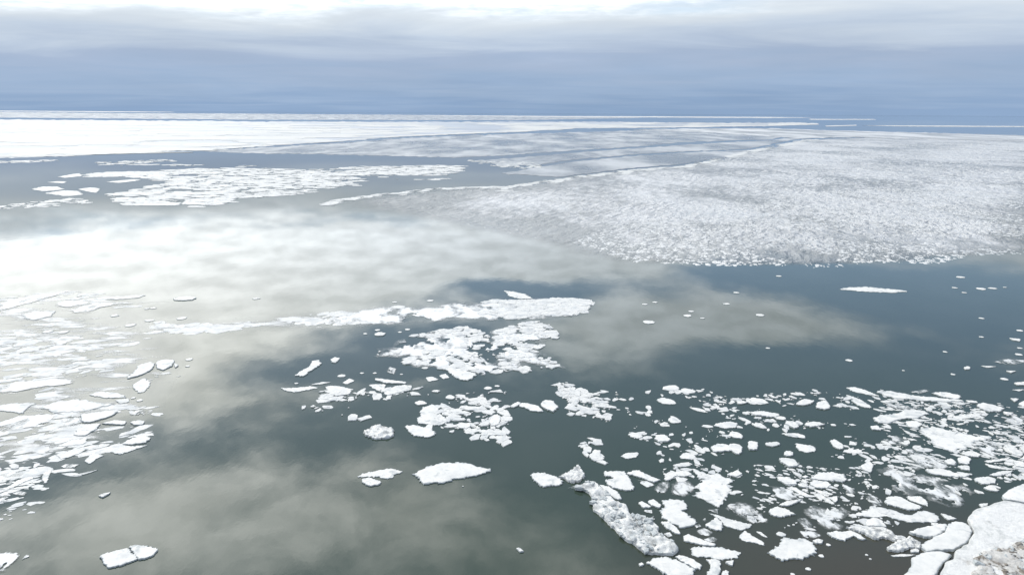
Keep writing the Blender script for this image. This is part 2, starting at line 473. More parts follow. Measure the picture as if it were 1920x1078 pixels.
# ------------------------------------------------------------------ floes one can tell apart
FLOES = [
    # near right-hand floe field
    ('A', 'w', 'teardrop white floe lying right above a smaller oval floe', [(322, 360), (370, 318), (470, 312), (560, 330), (588, 365), (560, 388), (500, 378), (400, 372)]),
    ('A', 'w', 'small oval white floe tucked under the teardrop floe', [(310, 388), (350, 377), (450, 383), (472, 410), (440, 432), (370, 430), (320, 410)]),
    ('A', 'w', 'white wedge floe left of the teardrop and oval pair', [(72, 345), (150, 350), (215, 380), (210, 405), (140, 405), (80, 375)]),
    ('A', 'l', 'long pale plank of ice leaning among broken plates', [(150, 420), (200, 422), (310, 480), (385, 490), (290, 498), (230, 470)]),
    ('A', 'l', 'thin white plank pointing right below the oval floe', [(330, 430), (420, 455), (488, 470), (470, 482), (380, 465)]),
    ('A', 'l', 'narrow tilted plate ending in a small white block', [(380, 475), (450, 505), (500, 545), (480, 552), (420, 520)]),
    ('A', 'w', 'small bright block at the end of the narrow tilted plate', [(482, 497), (515, 490), (522, 520), (503, 538), (484, 525)]),
    ('A', 'w', 'slim white blade-shaped floe under the broken plates', [(75, 560), (120, 535), (255, 510), (240, 530), (150, 565)]),
    ('A', 'w', 'white boat-shaped floe below the slim blade-shaped floe', [(5, 600), (60, 570), (130, 585), (205, 625), (160, 635), (90, 650), (20, 630)]),
    ('A', 'g', 'wide streaky grey-white slush sheet above the near shore floes', [(260, 600), (330, 560), (470, 590), (560, 570), (625, 610), (570, 660), (560, 745), (440, 735), (380, 700), (310, 660)]),
    ('A', 'g', 'narrow grey slush tongue at the left of the wide streaky sheet', [(215, 660), (280, 650), (330, 700), (325, 750), (260, 720)]),
    ('A', 'g', 'grey slush flake just above the big bright near floe', [(230, 750), (330, 745), (410, 785), (350, 805), (270, 800)]),
    ('A', 'w', 'big bright ragged floe alone on brown near water', [(0, 915), (100, 850), (110, 800), (190, 815), (260, 805), (330, 840), (362, 895), (330, 935), (250, 960), (180, 955), (110, 978), (40, 940)]),
    ('A', 'w', 'small round floe touching the top right of the big bright ragged floe', [(330, 825), (370, 810), (412, 820), (405, 845), (360, 845)]),
    ('A', 'w', 'white bat-wing floe on the edge of the brown near water', [(440, 770), (500, 752), (570, 760), (620, 748), (690, 780), (742, 818), (690, 815), (630, 790), (570, 825), (500, 805)]),
    ('A', 'r', 'rubbly grey-white ice strip running towards the shore slabs', [(572, 725), (680, 735), (780, 735), (930, 760), (945, 790), (1020, 800), (1030, 820), (940, 825), (860, 800), (800, 815), (700, 765)]),
    ('A', 'w', 'white half-dome floe under the long curved floe', [(725, 680), (790, 650), (850, 670), (888, 725), (800, 715), (740, 715)]),
    ('A', 'l', 'long curved S-shaped floe with a grey wet back', [(630, 630), (740, 595), (760, 568), (870, 580), (980, 610), (1060, 640), (1130, 600), (1230, 610), (1285, 650), (1270, 685), (1150, 690), (1000, 675), (880, 640), (760, 645)]),
    ('A', 'w', 'thick bright white floe resting above the long curved floe', [(872, 530), (890, 500), (980, 492), (1080, 545), (1150, 570), (1120, 590), (1060, 600), (960, 570), (890, 552)]),
    ('A', 'l', 'triangular plate touching the right end of the thick bright floe', [(1030, 490), (1150, 490), (1190, 530), (1198, 565), (1130, 545), (1060, 520)]),
    ('A', 'g', 'largest streaky grey slush sheet in the near floe field', [(805, 285), (920, 265), (1080, 320), (1290, 345), (1360, 370), (1300, 400), (1480, 410), (1560, 470), (1430, 490), (1560, 545), (1420, 580), (1340, 560), (1200, 520), (1180, 480), (1000, 470), (890, 460), (900, 400), (850, 375), (880, 340)]),
    ('A', 'w', 'white crescent floe along the foot of an upper slush sheet', [(1170, 290), (1300, 285), (1400, 320), (1545, 320), (1470, 350), (1350, 345), (1200, 320)]),
    ('A', 'g', 'pale slush sheet above the white crescent floe', [(1000, 140), (1060, 130), (1180, 170), (1300, 215), (1390, 255), (1310, 290), (1180, 285), (1090, 295), (1050, 270), (1080, 240), (1030, 180)]),
    ('A', 'w', 'little square floe above the right tip of the crescent floe', [(1415, 265), (1500, 262), (1515, 300), (1450, 292)]),
    ('A', 'w', 'small knobbly floe left of a blocky white one above the crescent', [(1320, 225), (1370, 210), (1410, 235), (1395, 260), (1340, 250)]),
    ('A', 'w', 'blocky white floe right of the small knobbly one', [(1415, 205), (1480, 190), (1518, 215), (1500, 255), (1430, 245)]),
    ('A', 'w', 'smooth almond floe above the blocky white one', [(1440, 170), (1520, 150), (1598, 180), (1570, 200), (1490, 190)]),
    ('A', 'l', 'broad white floe, largest in the upper right floe field', [(1130, -6), (1250, -30), (1370, 0), (1530, 40), (1650, 35), (1672, 55), (1560, 75), (1500, 120), (1380, 155), (1250, 110), (1200, 60)]),
    ('A', 'g', 'grey slush apron right of the broad white floe', [(1520, 100), (1600, 85), (1830, 90), (1740, 125), (1745, 170), (1680, 195), (1600, 160), (1540, 125)]),
    ('A', 'w', 'slanting white floe by the right picture edge, beside the slush apron', [(1770, 110), (1840, 130), (1910, 165), (1900, 195), (1840, 180), (1790, 150)]),
    ('A', 'l', 'thin pointed floe, upper of two slivers near the right edge', [(1615, 225), (1810, 200), (1790, 218), (1650, 240)]),
    ('A', 'l', 'thin pointed floe, lower of two slivers near the right edge', [(1620, 244), (1720, 265), (1868, 290), (1780, 292), (1660, 275)]),
    ('A', 'w', 'slim leaf-shaped floe below the two slivers', [(1650, 335), (1740, 305), (1840, 300), (1800, 325), (1710, 342)]),
    ('A', 'w', 'white chunk cut by the right picture edge beside the slivers', [(1830, 225), (1900, 228), (1930, 250), (1925, 272), (1860, 270)]),
    ('A', 'w', 'small tip of floe at the right edge above a white chunk', [(1880, 212), (1925, 190), (1930, 222)]),
    ('A', 'w', 'small floe at the right edge below the leaf-shaped floe', [(1885, 320), (1925, 322), (1930, 350)]),
    ('A', 'w', 'rounded rectangular floe alone above a smaller triangular one', [(1540, 360), (1640, 345), (1705, 360), (1700, 395), (1610, 405), (1555, 380)]),
    ('A', 'w', 'small triangular floe between the rectangular floe and shore slab', [(1610, 430), (1660, 408), (1700, 420), (1720, 455), (1660, 450)]),
    ('A', 'w', 'small floe nudging the upper edge of the huge shore slab', [(1575, 550), (1645, 545), (1640, 562), (1600, 578)]),
    ('A', 'r', 'lumpy hand-shaped ice pile beside the cracked cream slab', [(880, 885), (960, 840), (1060, 800), (1145, 845), (1140, 885), (1060, 876), (980, 908), (910, 900)]),
    ('A', 'l', 'thin low floe under the lumpy hand-shaped ice pile', [(915, 935), (1000, 922), (1110, 927), (1050, 940), (950, 942)]),
    ('A', 'w', 'small rounded floe between the lumpy pile and the cream slabs', [(1062, 895), (1110, 884), (1135, 898), (1120, 913), (1070, 912)]),
    ('A', 'w', 'kite-shaped white floe off the tip of the huge shore slab', [(1290, 620), (1360, 640), (1415, 662), (1350, 670), (1320, 650)]),
    ('A', 'w', 'tiny oblong floe under the right end of the long curved floe', [(1220, 692), (1275, 694), (1265, 710), (1225, 708)]),
    ('A', 'g', 'ragged grey slush floe left of the broad white floe', [(830, 98), (930, 70), (920, 25), (1000, 50), (1060, 85), (1040, 120), (960, 105)]),
    ('A', 'w', 'white knuckle-shaped floe left of the largest slush sheet', [(690, 265), (760, 230), (790, 260), (770, 315), (720, 300)]),
    ('A', 'g', 'bent grey slush flake right of the thin white planks', [(480, 420), (560, 395), (620, 420), (660, 465), (620, 490), (570, 470)]),
    ('A', 'g', 'grey slush flake left of the thick bright white floe', [(730, 490), (790, 480), (860, 530), (850, 565), (790, 560), (760, 530)]),
    ('A', 'g', 'grey slush sheet under the broken plates and planks', [(0, 410), (100, 420), (200, 460), (250, 500), (160, 530), (60, 500)]),
    ('A', 'w', 'small white lump between the wedge floe and oval floe', [(222, 400), (290, 400), (305, 428), (240, 422)]),
    ('A', 'w', 'upright tan chip of ice between wedge and teardrop floes', [(250, 364), (283, 370), (298, 396), (270, 398)]),
    ('A', 'w', 'tiny bright cap of ice above the upright tan chip', [(250, 347), (280, 336), (305, 347), (280, 357)]),
    # near centre
    ('B', 'w', 'bright angular floe left of the rubbly ice knot', [(138, 330), (160, 318), (230, 318), (330, 345), (385, 378), (360, 410), (270, 415), (230, 425), (160, 370)]),
    ('B', 'r', 'rubbly ice knot beside the bright angular floe', [(350, 350), (450, 300), (490, 255), (520, 300), (545, 335), (510, 380), (440, 390), (400, 360)]),
    ('B', 'g', 'thin grey tail of slush at the upper tip of the rubble ridge', [(410, 430), (480, 405), (520, 410), (490, 435)]),
    ('B', 'w', 'smooth white cigar floe alongside the upper rubble ridge', [(650, 405), (720, 420), (790, 460), (825, 515), (780, 515), (710, 470)]),
    ('B', 'w', 'notched white fan-shaped floe above the cigar floe', [(685, 305), (840, 305), (890, 370), (915, 440), (860, 448), (760, 435), (710, 400), (695, 370), (760, 362), (750, 348), (690, 340)]),
    ('B', 'w', 'long slanting white floe right of the notched fan floe', [(850, 320), (940, 295), (1020, 335), (1110, 370), (1060, 390), (960, 350)]),
    ('B', 'g', 'small grey slush scrap under the long slanting floe', [(940, 365), (1010, 375), (1080, 405), (1010, 425), (960, 395)]),
    ('B', 'w', 'white hook-shaped floe above two dark grey slush flakes', [(1130, 365), (1200, 310), (1310, 300), (1350, 330), (1290, 345), (1230, 340), (1170, 375)]),
    ('B', 'g', 'left one of two grey slush flakes under the hook floe', [(1060, 440), (1100, 390), (1170, 375), (1185, 410), (1150, 465), (1090, 465)]),
    ('B', 'g', 'right one of two grey slush flakes under the hook floe', [(1190, 400), (1270, 370), (1340, 380), (1375, 430), (1330, 480), (1270, 500), (1190, 470)]),
    ('B', 'l', 'tall ragged white floe with frayed edges, centre of the floe field', [(1360, 490), (1395, 450), (1400, 410), (1450, 330), (1540, 320), (1590, 350), (1670, 365), (1610, 400), (1645, 440), (1610, 490), (1580, 540), (1560, 575), (1500, 560), (1450, 520)]),
    ('B', 'w', 'small white cap floe above the tall ragged floe', [(1600, 330), (1690, 295), (1725, 325), (1680, 348)]),
    ('B', 'w', 'small arrow-shaped floe, left of a pair above the saddle floe', [(945, 540), (975, 530), (1045, 572), (980, 580)]),
    ('B', 'w', 'small lumpy floe, right of a pair left of the saddle floe', [(1015, 530), (1060, 515), (1120, 560), (1100, 580), (1040, 558)]),
    ('B', 'g', 'grey slush scrap under the pair of small floes', [(980, 590), (1050, 590), (1050, 620), (1000, 610)]),
    ('B', 'w', 'large white saddle-shaped floe right of the rubble ridge', [(1110, 600), (1150, 575), (1115, 530), (1200, 515), (1300, 530), (1305, 590), (1270, 600), (1330, 640), (1380, 680), (1350, 715), (1290, 730), (1220, 710), (1140, 660)]),
    ('B', 'g', 'grey rounded slush floe between rubble ridge and saddle floe', [(1000, 660), (1060, 635), (1100, 670), (1080, 700), (1030, 680)]),
    ('B', 'w', 'white spindle floe under the saddle-shaped floe', [(1115, 685), (1170, 680), (1230, 725), (1265, 775), (1220, 770), (1150, 725)]),
    ('B', 'g', 'small grey slush disc under the white spindle floe', [(1130, 770), (1180, 755), (1205, 785), (1170, 800)]),
    ('B', 'w', 'white tooth-shaped floe with a peaked top', [(1445, 710), (1500, 670), (1530, 645), (1580, 700), (1570, 750), (1520, 745)]),
    ('B', 'l', 'long pale floe reaching right from the tooth-shaped floe', [(1470, 615), (1545, 632), (1640, 665), (1790, 700), (1785, 725), (1720, 745), (1595, 715), (1555, 660)]),
    ('B', 'g', 'wide mottled slush sheet above the long pale floe', [(1590, 580), (1690, 530), (1780, 550), (1850, 610), (1916, 650), (1916, 690), (1800, 690), (1700, 640), (1640, 620)]),
    ('B', 'g', 'small slush sheet left of the wide mottled one', [(1460, 590), (1560, 580), (1600, 612), (1540, 622)]),
    ('B', 'g', 'grey slush disc below the tooth-shaped floe', [(1380, 745), (1440, 725), (1510, 760), (1470, 790), (1400, 775)]),
    ('B', 'g', 'grey slush disc just above the long slab-like floe', [(1430, 810), (1500, 790), (1540, 810), (1520, 835), (1470, 830)]),
    ('B', 'g', 'tiny slush scrap off the right end of the saddle floe', [(1360, 705), (1400, 695), (1420, 715), (1380, 730)]),
    ('B', 'g', 'tiny slush scrap up left of the tooth-shaped floe', [(1390, 665), (1450, 650), (1455, 680)]),
    ('B', 'w', 'thick plank-like cream floe with a visible broken end', [(1285, 790), (1320, 778), (1430, 820), (1525, 850), (1515, 865), (1440, 860), (1370, 845), (1290, 830)]),
    ('B', 'l', 'broad grey-white floe under the plank-like cream floe', [(1335, 880), (1400, 868), (1550, 870), (1720, 910), (1680, 945), (1580, 970), (1480, 945), (1400, 945), (1345, 925)]),
    ('B', 'l', 'fish-shaped floe right of the plank-like cream floe', [(1700, 795), (1740, 745), (1800, 785), (1880, 830), (1885, 858), (1800, 835), (1730, 820)]),
    ('B', 'l', 'thin sliver above the tail of the fish-shaped floe', [(1825, 755), (1860, 755), (1916, 800), (1880, 790)]),
    ('B', 'w', 'white tapering floe off the lower end of the rubble ridge', [(1215, 940), (1260, 935), (1350, 960), (1420, 1010), (1410, 1040), (1360, 1030), (1280, 985)]),
    ('B', 'w', 'big smooth white floe at the bottom below the rubble ridge', [(1015, 995), (1060, 960), (1140, 945), (1220, 965), (1300, 1000), (1370, 1050), (1340, 1090), (1250, 1120), (1170, 1085), (1090, 1040)]),
    ('B', 'w', 'white stump-shaped floe cut by the bottom picture edge', [(1450, 970), (1500, 960), (1560, 975), (1560, 1060), (1540, 1100), (1450, 1100), (1480, 1030), (1490, 1000)]),
    ('B', 'w', 'small triangle floe under the broad grey-white floe', [(1590, 985), (1660, 970), (1650, 1015)]),
    ('B', 'w', 'small block at the bottom edge right of the stump-shaped floe', [(1570, 1060), (1600, 1045), (1620, 1055), (1620, 1100), (1570, 1100)]),
    ('B', 'w', 'small white ice lump left of the big smooth bottom floe', [(945, 1000), (970, 988), (990, 1005), (960, 1015)]),
    ('B', 'w', 'lone little white floe on dark green water', [(30, 880), (60, 880), (90, 905), (60, 910)]),
    ('B', 'w', 'white floe stub above the rubbly ice knot', [(575, 190), (620, 140), (660, 150), (665, 210), (600, 220)]),
    ('C', 'w', 'large smooth white floe with a dark shadowed front, centre bottom', [(1180, 325), (1240, 290), (1400, 240), (1600, 250), (1760, 300), (1720, 318), (1600, 350), (1500, 360), (1400, 395), (1270, 400), (1240, 370)]),
    ('C', 'l', 'low ragged floe left of the large smooth white floe', [(755, 345), (800, 320), (1000, 280), (1110, 305), (1030, 330), (1020, 355), (950, 360), (915, 345), (850, 345)]),
    ('C', 'w', 'broken floe piece under the low ragged floe, on open water', [(790, 365), (850, 353), (940, 385), (920, 405), (840, 415), (800, 390)]),
    ('C', 'r', 'rubbly white floe above the low ragged floe', [(800, 10), (900, -40), (1030, -10), (1030, 50), (900, 65), (830, 45)]),
    # near left
    ('D', 'w', 'larger blunt half of the cracked white floe, bottom left', [(750, 945), (790, 920), (955, 880), (988, 917), (1036, 964), (950, 995), (820, 1032), (780, 1000)]),
    ('D', 'w', 'pointed half of the cracked white floe, bottom left', [(966, 872), (1000, 858), (1110, 865), (1190, 890), (1140, 940), (1045, 972), (1008, 925)]),
    ('D', 'p', 'pale ice sheet cut by the lower left picture edge', [(-60, 930), (40, 905), (130, 910), (160, 930), (90, 1000), (30, 1060), (-60, 1075)]),
    ('D', 'g', 'small slush flake beside the pale sheet, lower left', [(160, 960), (200, 920), (220, 935), (190, 980)]),
    ('D', 'l', 'pale stepped floe on the near fringe of the left ice', [(630, 225), (700, 160), (780, 185), (740, 200), (670, 250)]),
    ('D', 'l', 'slim curved floe above the pale stepped floe', [(640, 150), (760, 95), (830, 100), (800, 118), (700, 140)]),
    ('D', 'l', 'wide pointed floe left of the slim curved floe', [(425, 115), (530, 70), (650, 55), (640, 95), (520, 115)]),
    ('D', 'w', 'cream floe beside dark blue water, above the wide pointed floe', [(545, 35), (600, -10), (730, -20), (640, 40)]),
    ('D', 'w', 'upper of two pale floes at the right tip of the left ice', [(910, 100), (960, 70), (1080, 30), (1130, 60), (1090, 90), (980, 105)]),
    ('D', 'l', 'lower long floe at the right tip of the left ice', [(820, 155), (930, 120), (1110, 108), (1040, 130), (890, 180)]),
    ('D', 'l', 'long pale floe below the wide pointed floe', [(415, 180), (480, 160), (650, 135), (600, 170), (460, 215)]),
    ('D', 'w', 'small very bright block among grey plates at the left edge', [(68, 262), (100, 245), (145, 260), (140, 285), (85, 288)]),
    ('D', 'l', 'upright jagged floe on the near left fringe', [(310, 365), (330, 310), (395, 285), (370, 340), (345, 395)]),
    ('D', 'g', 'grey slush flake right of the upright jagged floe', [(455, 265), (500, 245), (595, 250), (560, 275), (470, 280)]),
    ('D', 'l', 'faint narrow floe drifting below the grey slush flake', [(520, 340), (600, 320), (740, 290), (640, 325)]),
    ('D', 'w', 'small lone sliver on cloud-mirroring water, lower left', [(735, 490), (780, 470), (835, 462), (770, 500)]),
    ('D', 'l', 'bright slanting floe at the left edge under grey plates', [(-20, 440), (60, 420), (130, 370), (230, 340), (260, 350), (150, 400), (60, 440)]),
    ('D', 'g', 'grey plate at the left edge above the bright slanting floe', [(-20, 330), (90, 305), (180, 310), (150, 340), (50, 350)]),
    ('D', 'l', 'narrow floe directly under the bright slanting left floe', [(60, 440), (140, 420), (250, 405), (200, 432)]),
    ('D', 'g', 'grey slush patch at the left edge, lowest of the left brash', [(-20, 470), (60, 460), (70, 500), (120, 530), (-20, 535)]),
    ('D', 'g', 'grey slush plate right of the lowest left slush patch', [(80, 472), (150, 445), (205, 460), (180, 490)]),
    ('D', 'g', 'pale grey plate right of the very bright block', [(255, 240), (370, 235), (340, 270), (240, 290)]),
    # middle right
    ('E', 'l', 'narrow jagged floe, leftmost of the upper right floe strip', [(585, 755), (640, 750), (720, 770), (840, 820), (760, 810), (640, 785)]),
    ('E', 'w', 'very long thin white floe across the upper right strip', [(815, 785), (900, 780), (1080, 815), (1300, 835), (1480, 855), (1360, 865), (1150, 855), (960, 835), (880, 820)]),
    ('E', 'g', 'small ragged slush floe above the very long thin floe', [(1040, 790), (1180, 765), (1220, 780), (1140, 800)]),
    ('E', 'w', 'cream lumpy floe above the right half of the very long floe', [(1220, 795), (1330, 790), (1450, 820), (1420, 845), (1300, 825)]),
    ('E', 'g', 'frayed slush sheet under the very long thin floe', [(840, 845), (950, 850), (1040, 890), (1160, 915), (1050, 925), (960, 915), (870, 880)]),
    ('E', 'w', 'large white whale-shaped floe in the upper right field', [(790, 990), (840, 965), (980, 950), (1010, 925), (1120, 925), (1200, 950), (1120, 985), (1000, 990), (900, 1025), (820, 1020)]),
    ('E', 'w', 'slim floe leading to the fat oval floe', [(1480, 850), (1560, 858), (1570, 872), (1500, 868)]),
    ('E', 'w', 'fat oval white floe in the upper right field', [(1555, 895), (1600, 870), (1680, 885), (1770, 910), (1740, 935), (1640, 935)]),
    ('E', 'l', 'pale slanted floe left below the fat oval floe', [(1370, 975), (1450, 955), (1600, 945), (1560, 975), (1430, 995)]),
    ('E', 'l', 'thin floe under the pale slanted floe', [(1330, 990), (1380, 985), (1530, 1000), (1420, 1005)]),
    ('E', 'w', 'small floe off the right end of the fat oval floe', [(1760, 935), (1840, 945), (1820, 962), (1770, 955)]),
    ('E', 'g', 'grey slush floe at the right edge below the fat oval floe', [(1760, 1000), (1840, 960), (1916, 990), (1916, 1015), (1810, 1025)]),
    ('E', 'w', 'white mushroom-cap floe below the whale-shaped floe', [(1025, 1010), (1100, 1005), (1160, 1030), (1110, 1060), (1050, 1050)]),
    ('E', 'w', 'small bright floe left of the mushroom-cap floe', [(765, 1045), (820, 1040), (845, 1075), (780, 1070)]),
    ('E', 'g', 'grey slush scrap between whale-shaped and fat oval floes', [(1330, 910), (1400, 925), (1480, 930), (1380, 960)]),
    ('E', 'w', 'blunt floe at the right edge above the fat oval floe', [(1840, 720), (1925, 712), (1930, 738), (1860, 737)]),
    ('E', 'w', 'wedge floe near the right edge beside the fat oval floe', [(1810, 835), (1880, 840), (1850, 865)]),
    ('E', 'w', 'floe at the right edge just under the wedge floe', [(1870, 880), (1925, 850), (1930, 905)]),
    ('E', 'l', 'thin floe at the right edge above the wedge floe', [(1820, 770), (1925, 768), (1880, 782)]),
    ('E', 'g', 'frayed slush patch near the right edge, out on dark water', [(1680, 560), (1780, 540), (1925, 548), (1925, 570), (1800, 587)]),
    ('E', 'l', 'thin streak of ice left of the frayed slush patch', [(1590, 590), (1720, 597), (1640, 606)]),
    ('E', 'w', 'small floe under the frayed slush patch', [(1780, 630), (1860, 632), (1820, 647)]),
    ('E', 'w', 'slim bright floe at the right edge, highest on dark water', [(1805, 385), (1890, 393), (1885, 410), (1830, 400)]),
    ('E', 'w', 'lone round white floe on dark slate water', [(1465, 605), (1490, 597), (1515, 605), (1508, 620), (1475, 620)]),
    ('E', 'l', 'long streak of floes stretched across blue water, upper right', [(520, 20), (600, 5), (720, 0), (920, 18), (1080, 35), (900, 45), (700, 35)]),
    # middle centre
    ('F', 'l', 'curved ice fringe above the end of the white ice band', [(-60, 30), (0, 35), (100, 55), (160, 90), (60, 92), (-20, 70)]),
    ('G', 'w', 'smooth bullet-shaped floe under the big holed ice patch', [(1410, 615), (1460, 605), (1560, 625), (1650, 655), (1620, 690), (1560, 705), (1490, 680)]),
    ('G', 'w', 'white club-shaped floe alone on blue water', [(290, 668), (350, 625), (400, 600), (420, 560), (460, 552), (492, 575), (460, 600), (400, 635), (360, 672)]),
    ('G', 'w', 'small comma-shaped floe right of the club-shaped floe', [(560, 545), (590, 530), (630, 535), (600, 570), (570, 568)]),
    ('G', 'w', 'small white floe just below the white ice band', [(885, 355), (920, 340), (975, 350), (950, 368), (895, 368)]),
    ('G', 'g', 'grey slush tuft left under the big holed ice patch', [(970, 640), (1000, 595), (1050, 610), (1040, 655)]),
    ('G', 'l', 'small floe left of the bullet-shaped floe', [(1370, 665), (1420, 650), (1450, 680), (1400, 690)]),
    ('G', 'l', 'low floe, second left of the bullet-shaped floe', [(1270, 680), (1320, 672), (1370, 695), (1290, 710)]),
    ('G', 'w', 'long matchstick-like floe above a rounded white floe', [(890, 685), (930, 690), (1130, 715), (1120, 728), (960, 720), (900, 700)]),
    ('G', 'l', 'ragged floe under the left end of the matchstick floe', [(840, 735), (900, 730), (970, 730), (960, 765), (910, 780)]),
    ('G', 'w', 'rounded white floe under the matchstick floe', [(950, 805), (1030, 750), (1120, 735), (1165, 775), (1080, 790), (1000, 815)]),
    ('G', 'l', 'flat ragged floe at the far left of the middle floe row', [(180, 755), (260, 760), (400, 745), (470, 755), (300, 790), (230, 780)]),
    ('G', 'l', 'bumpy white floe in the middle floe row', [(520, 745), (600, 740), (740, 770), (640, 795), (540, 790)]),
    ('G', 'l', 'thin streak floe above the flat ragged floe', [(395, 735), (500, 712), (565, 715), (480, 730)]),
    ('G', 'l', 'small slanted floe above the bumpy white floe', [(645, 720), (700, 685), (740, 705), (680, 730)]),
    # left brash
    ('H', 'w', 'lone lens-shaped floe with a dark near edge on pale water', [(1295, 92), (1340, 78), (1420, 72), (1475, 85), (1440, 98), (1370, 104), (1310, 102)]),
    ('H', 'l', 'white leaf-shaped floe by the left edge on pale water', [(165, 210), (260, 185), (420, 180), (380, 220), (260, 250), (190, 240)]),
    ('H', 't', 'long faint ice streamer pointing at the lens-shaped floe', [(415, 130), (450, 105), (670, 90), (640, 110), (780, 112), (1290, 105), (1200, 115), (780, 145), (640, 205), (460, 180), (560, 160), (430, 145)]),
    ('H', 'l', 'narrow floe above the long faint streamer', [(700, 95), (760, 75), (960, 70), (1100, 60), (1040, 82), (900, 95)]),
    ('H', 't', 'broad faint ice streamer at the left edge', [(-40, 130), (200, 70), (400, 40), (565, 30), (420, 70), (200, 130), (-40, 190)]),
    ('H', 'w', 'white slanting floe beside the squarish floe, left side', [(945, 690), (1000, 640), (1040, 590), (1120, 565), (1160, 580), (1130, 625), (1050, 665)]),
    ('H', 'w', 'squarish white floe beside open blue water, left side', [(1170, 560), (1240, 545), (1310, 550), (1280, 600), (1220, 625), (1175, 610)]),
    ('H', 'w', 'tiny floe off the right side of the squarish floe', [(1300, 570), (1340, 590), (1310, 608)]),
    ('H', 'l', 'pale square floe below the white slanting floe', [(985, 740), (1080, 680), (1130, 720), (1090, 780), (1040, 800)]),
    ('H', 'w', 'long smooth shell-shaped floe in the left brash', [(600, 960), (720, 940), (890, 935), (830, 970), (700, 1010), (620, 1020)]),
    ('H', 'w', 'cream floe below the shell-shaped floe', [(560, 1085), (650, 1035), (750, 1025), (720, 1075)]),
    ('H', 'w', 'tapered floe right of the shell-shaped floe over blue water', [(760, 1025), (860, 1000), (945, 1010), (930, 1035)]),
    ('H', 'w', 'small oval floe at the right end of the left brash', [(975, 1015), (1040, 1000), (1085, 1010), (1070, 1035), (1000, 1035)]),
    ('H', 'l', 'wide white floe above the shell-shaped floe', [(300, 900), (420, 860), (600, 840), (720, 870), (860, 880), (640, 930), (400, 940)]),
    ('H', 'l', 'flat floe with a curved top, above the wide white floe', [(660, 810), (760, 785), (880, 795), (960, 830), (800, 832)]),
    ('H', 'l', 'small pale floe right of the wide white floe', [(860, 850), (960, 834), (970, 860), (900, 875)]),
    ('H', 'g', 'grey slush floe left of the shell-shaped floe', [(450, 990), (540, 955), (595, 970), (605, 1040), (480, 1040)]),
    ('H', 'l', 'white floe at the left edge over a dark opening', [(-20, 890), (100, 870), (270, 870), (200, 910), (170, 950), (-20, 920)]),
    ('H', 'p', 'big pale frayed ice sheet at the left edge of the brash', [(-40, 1030), (120, 970), (300, 950), (420, 960), (400, 1000), (250, 1050), (100, 1085), (-40, 1090)]),
    ('H', 'g', 'grey slush floe above the small oval floe', [(920, 990), (1020, 920), (1085, 920), (1085, 960), (960, 1000)]),
    ('H', 't', 'broad bright sheet at the left edge mid brash', [(-40, 760), (100, 710), (400, 690), (580, 690), (540, 730), (300, 750), (100, 790), (-40, 795)]),
    # far patch on the left
    ('L', 'l', 'flat white floe, leftmost of the far ice patch', [(230, 660), (320, 640), (430, 640), (480, 660), (330, 675)]),
    ('L', 'l', 'flat white floe under the leftmost floe of the far patch', [(330, 690), (480, 668), (580, 672), (630, 700), (500, 712)]),
    ('L', 'l', 'flat floe forming the upper left tip of the far patch', [(435, 565), (590, 540), (620, 560), (480, 575)]),
    ('L', 'l', 'thin floe alone between the left tips of the far patch', [(350, 608), (430, 600), (500, 602), (480, 615)]),
    ('L', 'l', 'floe right of the two flat floes, far patch', [(580, 660), (680, 645), (750, 655), (720, 690)]),
    ('L', 'l', 'long floe above a blue lead in the far patch', [(640, 552), (780, 532), (1000, 525), (1300, 530), (1250, 565), (950, 555), (700, 570)]),
    ('L', 'l', 'slim floe inside the blue lead of the far patch', [(790, 605), (1000, 585), (1060, 590), (900, 612)]),
    ('L', 'l', 'rounded floe on the near side of the far patch', [(1530, 755), (1600, 720), (1720, 720), (1745, 745), (1640, 775)]),
    ('L', 'l', 'floe touching the rounded floe, near side of the far patch', [(1350, 775), (1410, 730), (1510, 735), (1490, 770)]),
    ('L', 'l', 'long low floe on the near left side of the far patch', [(900, 770), (1200, 755), (1360, 760), (1340, 780), (1000, 782)]),
]
for i, (tl, ty, lb, pt) in enumerate(FLOES):
    sl = ty in 'gpt'
    put(tl, ty, lb, pt, 101 + i, 'slush_floe' if sl else 'ice_floe', 'slush floe' if sl else 'ice floe')

# ------------------------------------------------------------------ rubble ridge, with its blocks
ridge_px = [(480, 435), (540, 400), (580, 385), (625, 390), (650, 430), (720, 480), (770, 540), (850, 570), (885, 640), (960, 645), (1030, 690), (1090, 720), (1090, 770), (1150, 800), (1215, 850), (1240, 895), (1210, 930), (1130, 925), (1060, 930), (980, 905), (920, 860), (840, 815), (775, 750), (715, 690), (640, 620), (605, 570), (610, 510), (560, 460)]
ridge_w = outline('B', ridge_px)
ridge = slab('rubble_ridge', ridge_w, .30, 'ice_rough', 71, relief=.45, interior=900, amp=.22)
tag(ridge, 'long lumpy rubble ridge of dirty white ice bending down to the near floes', 'ice ridge')

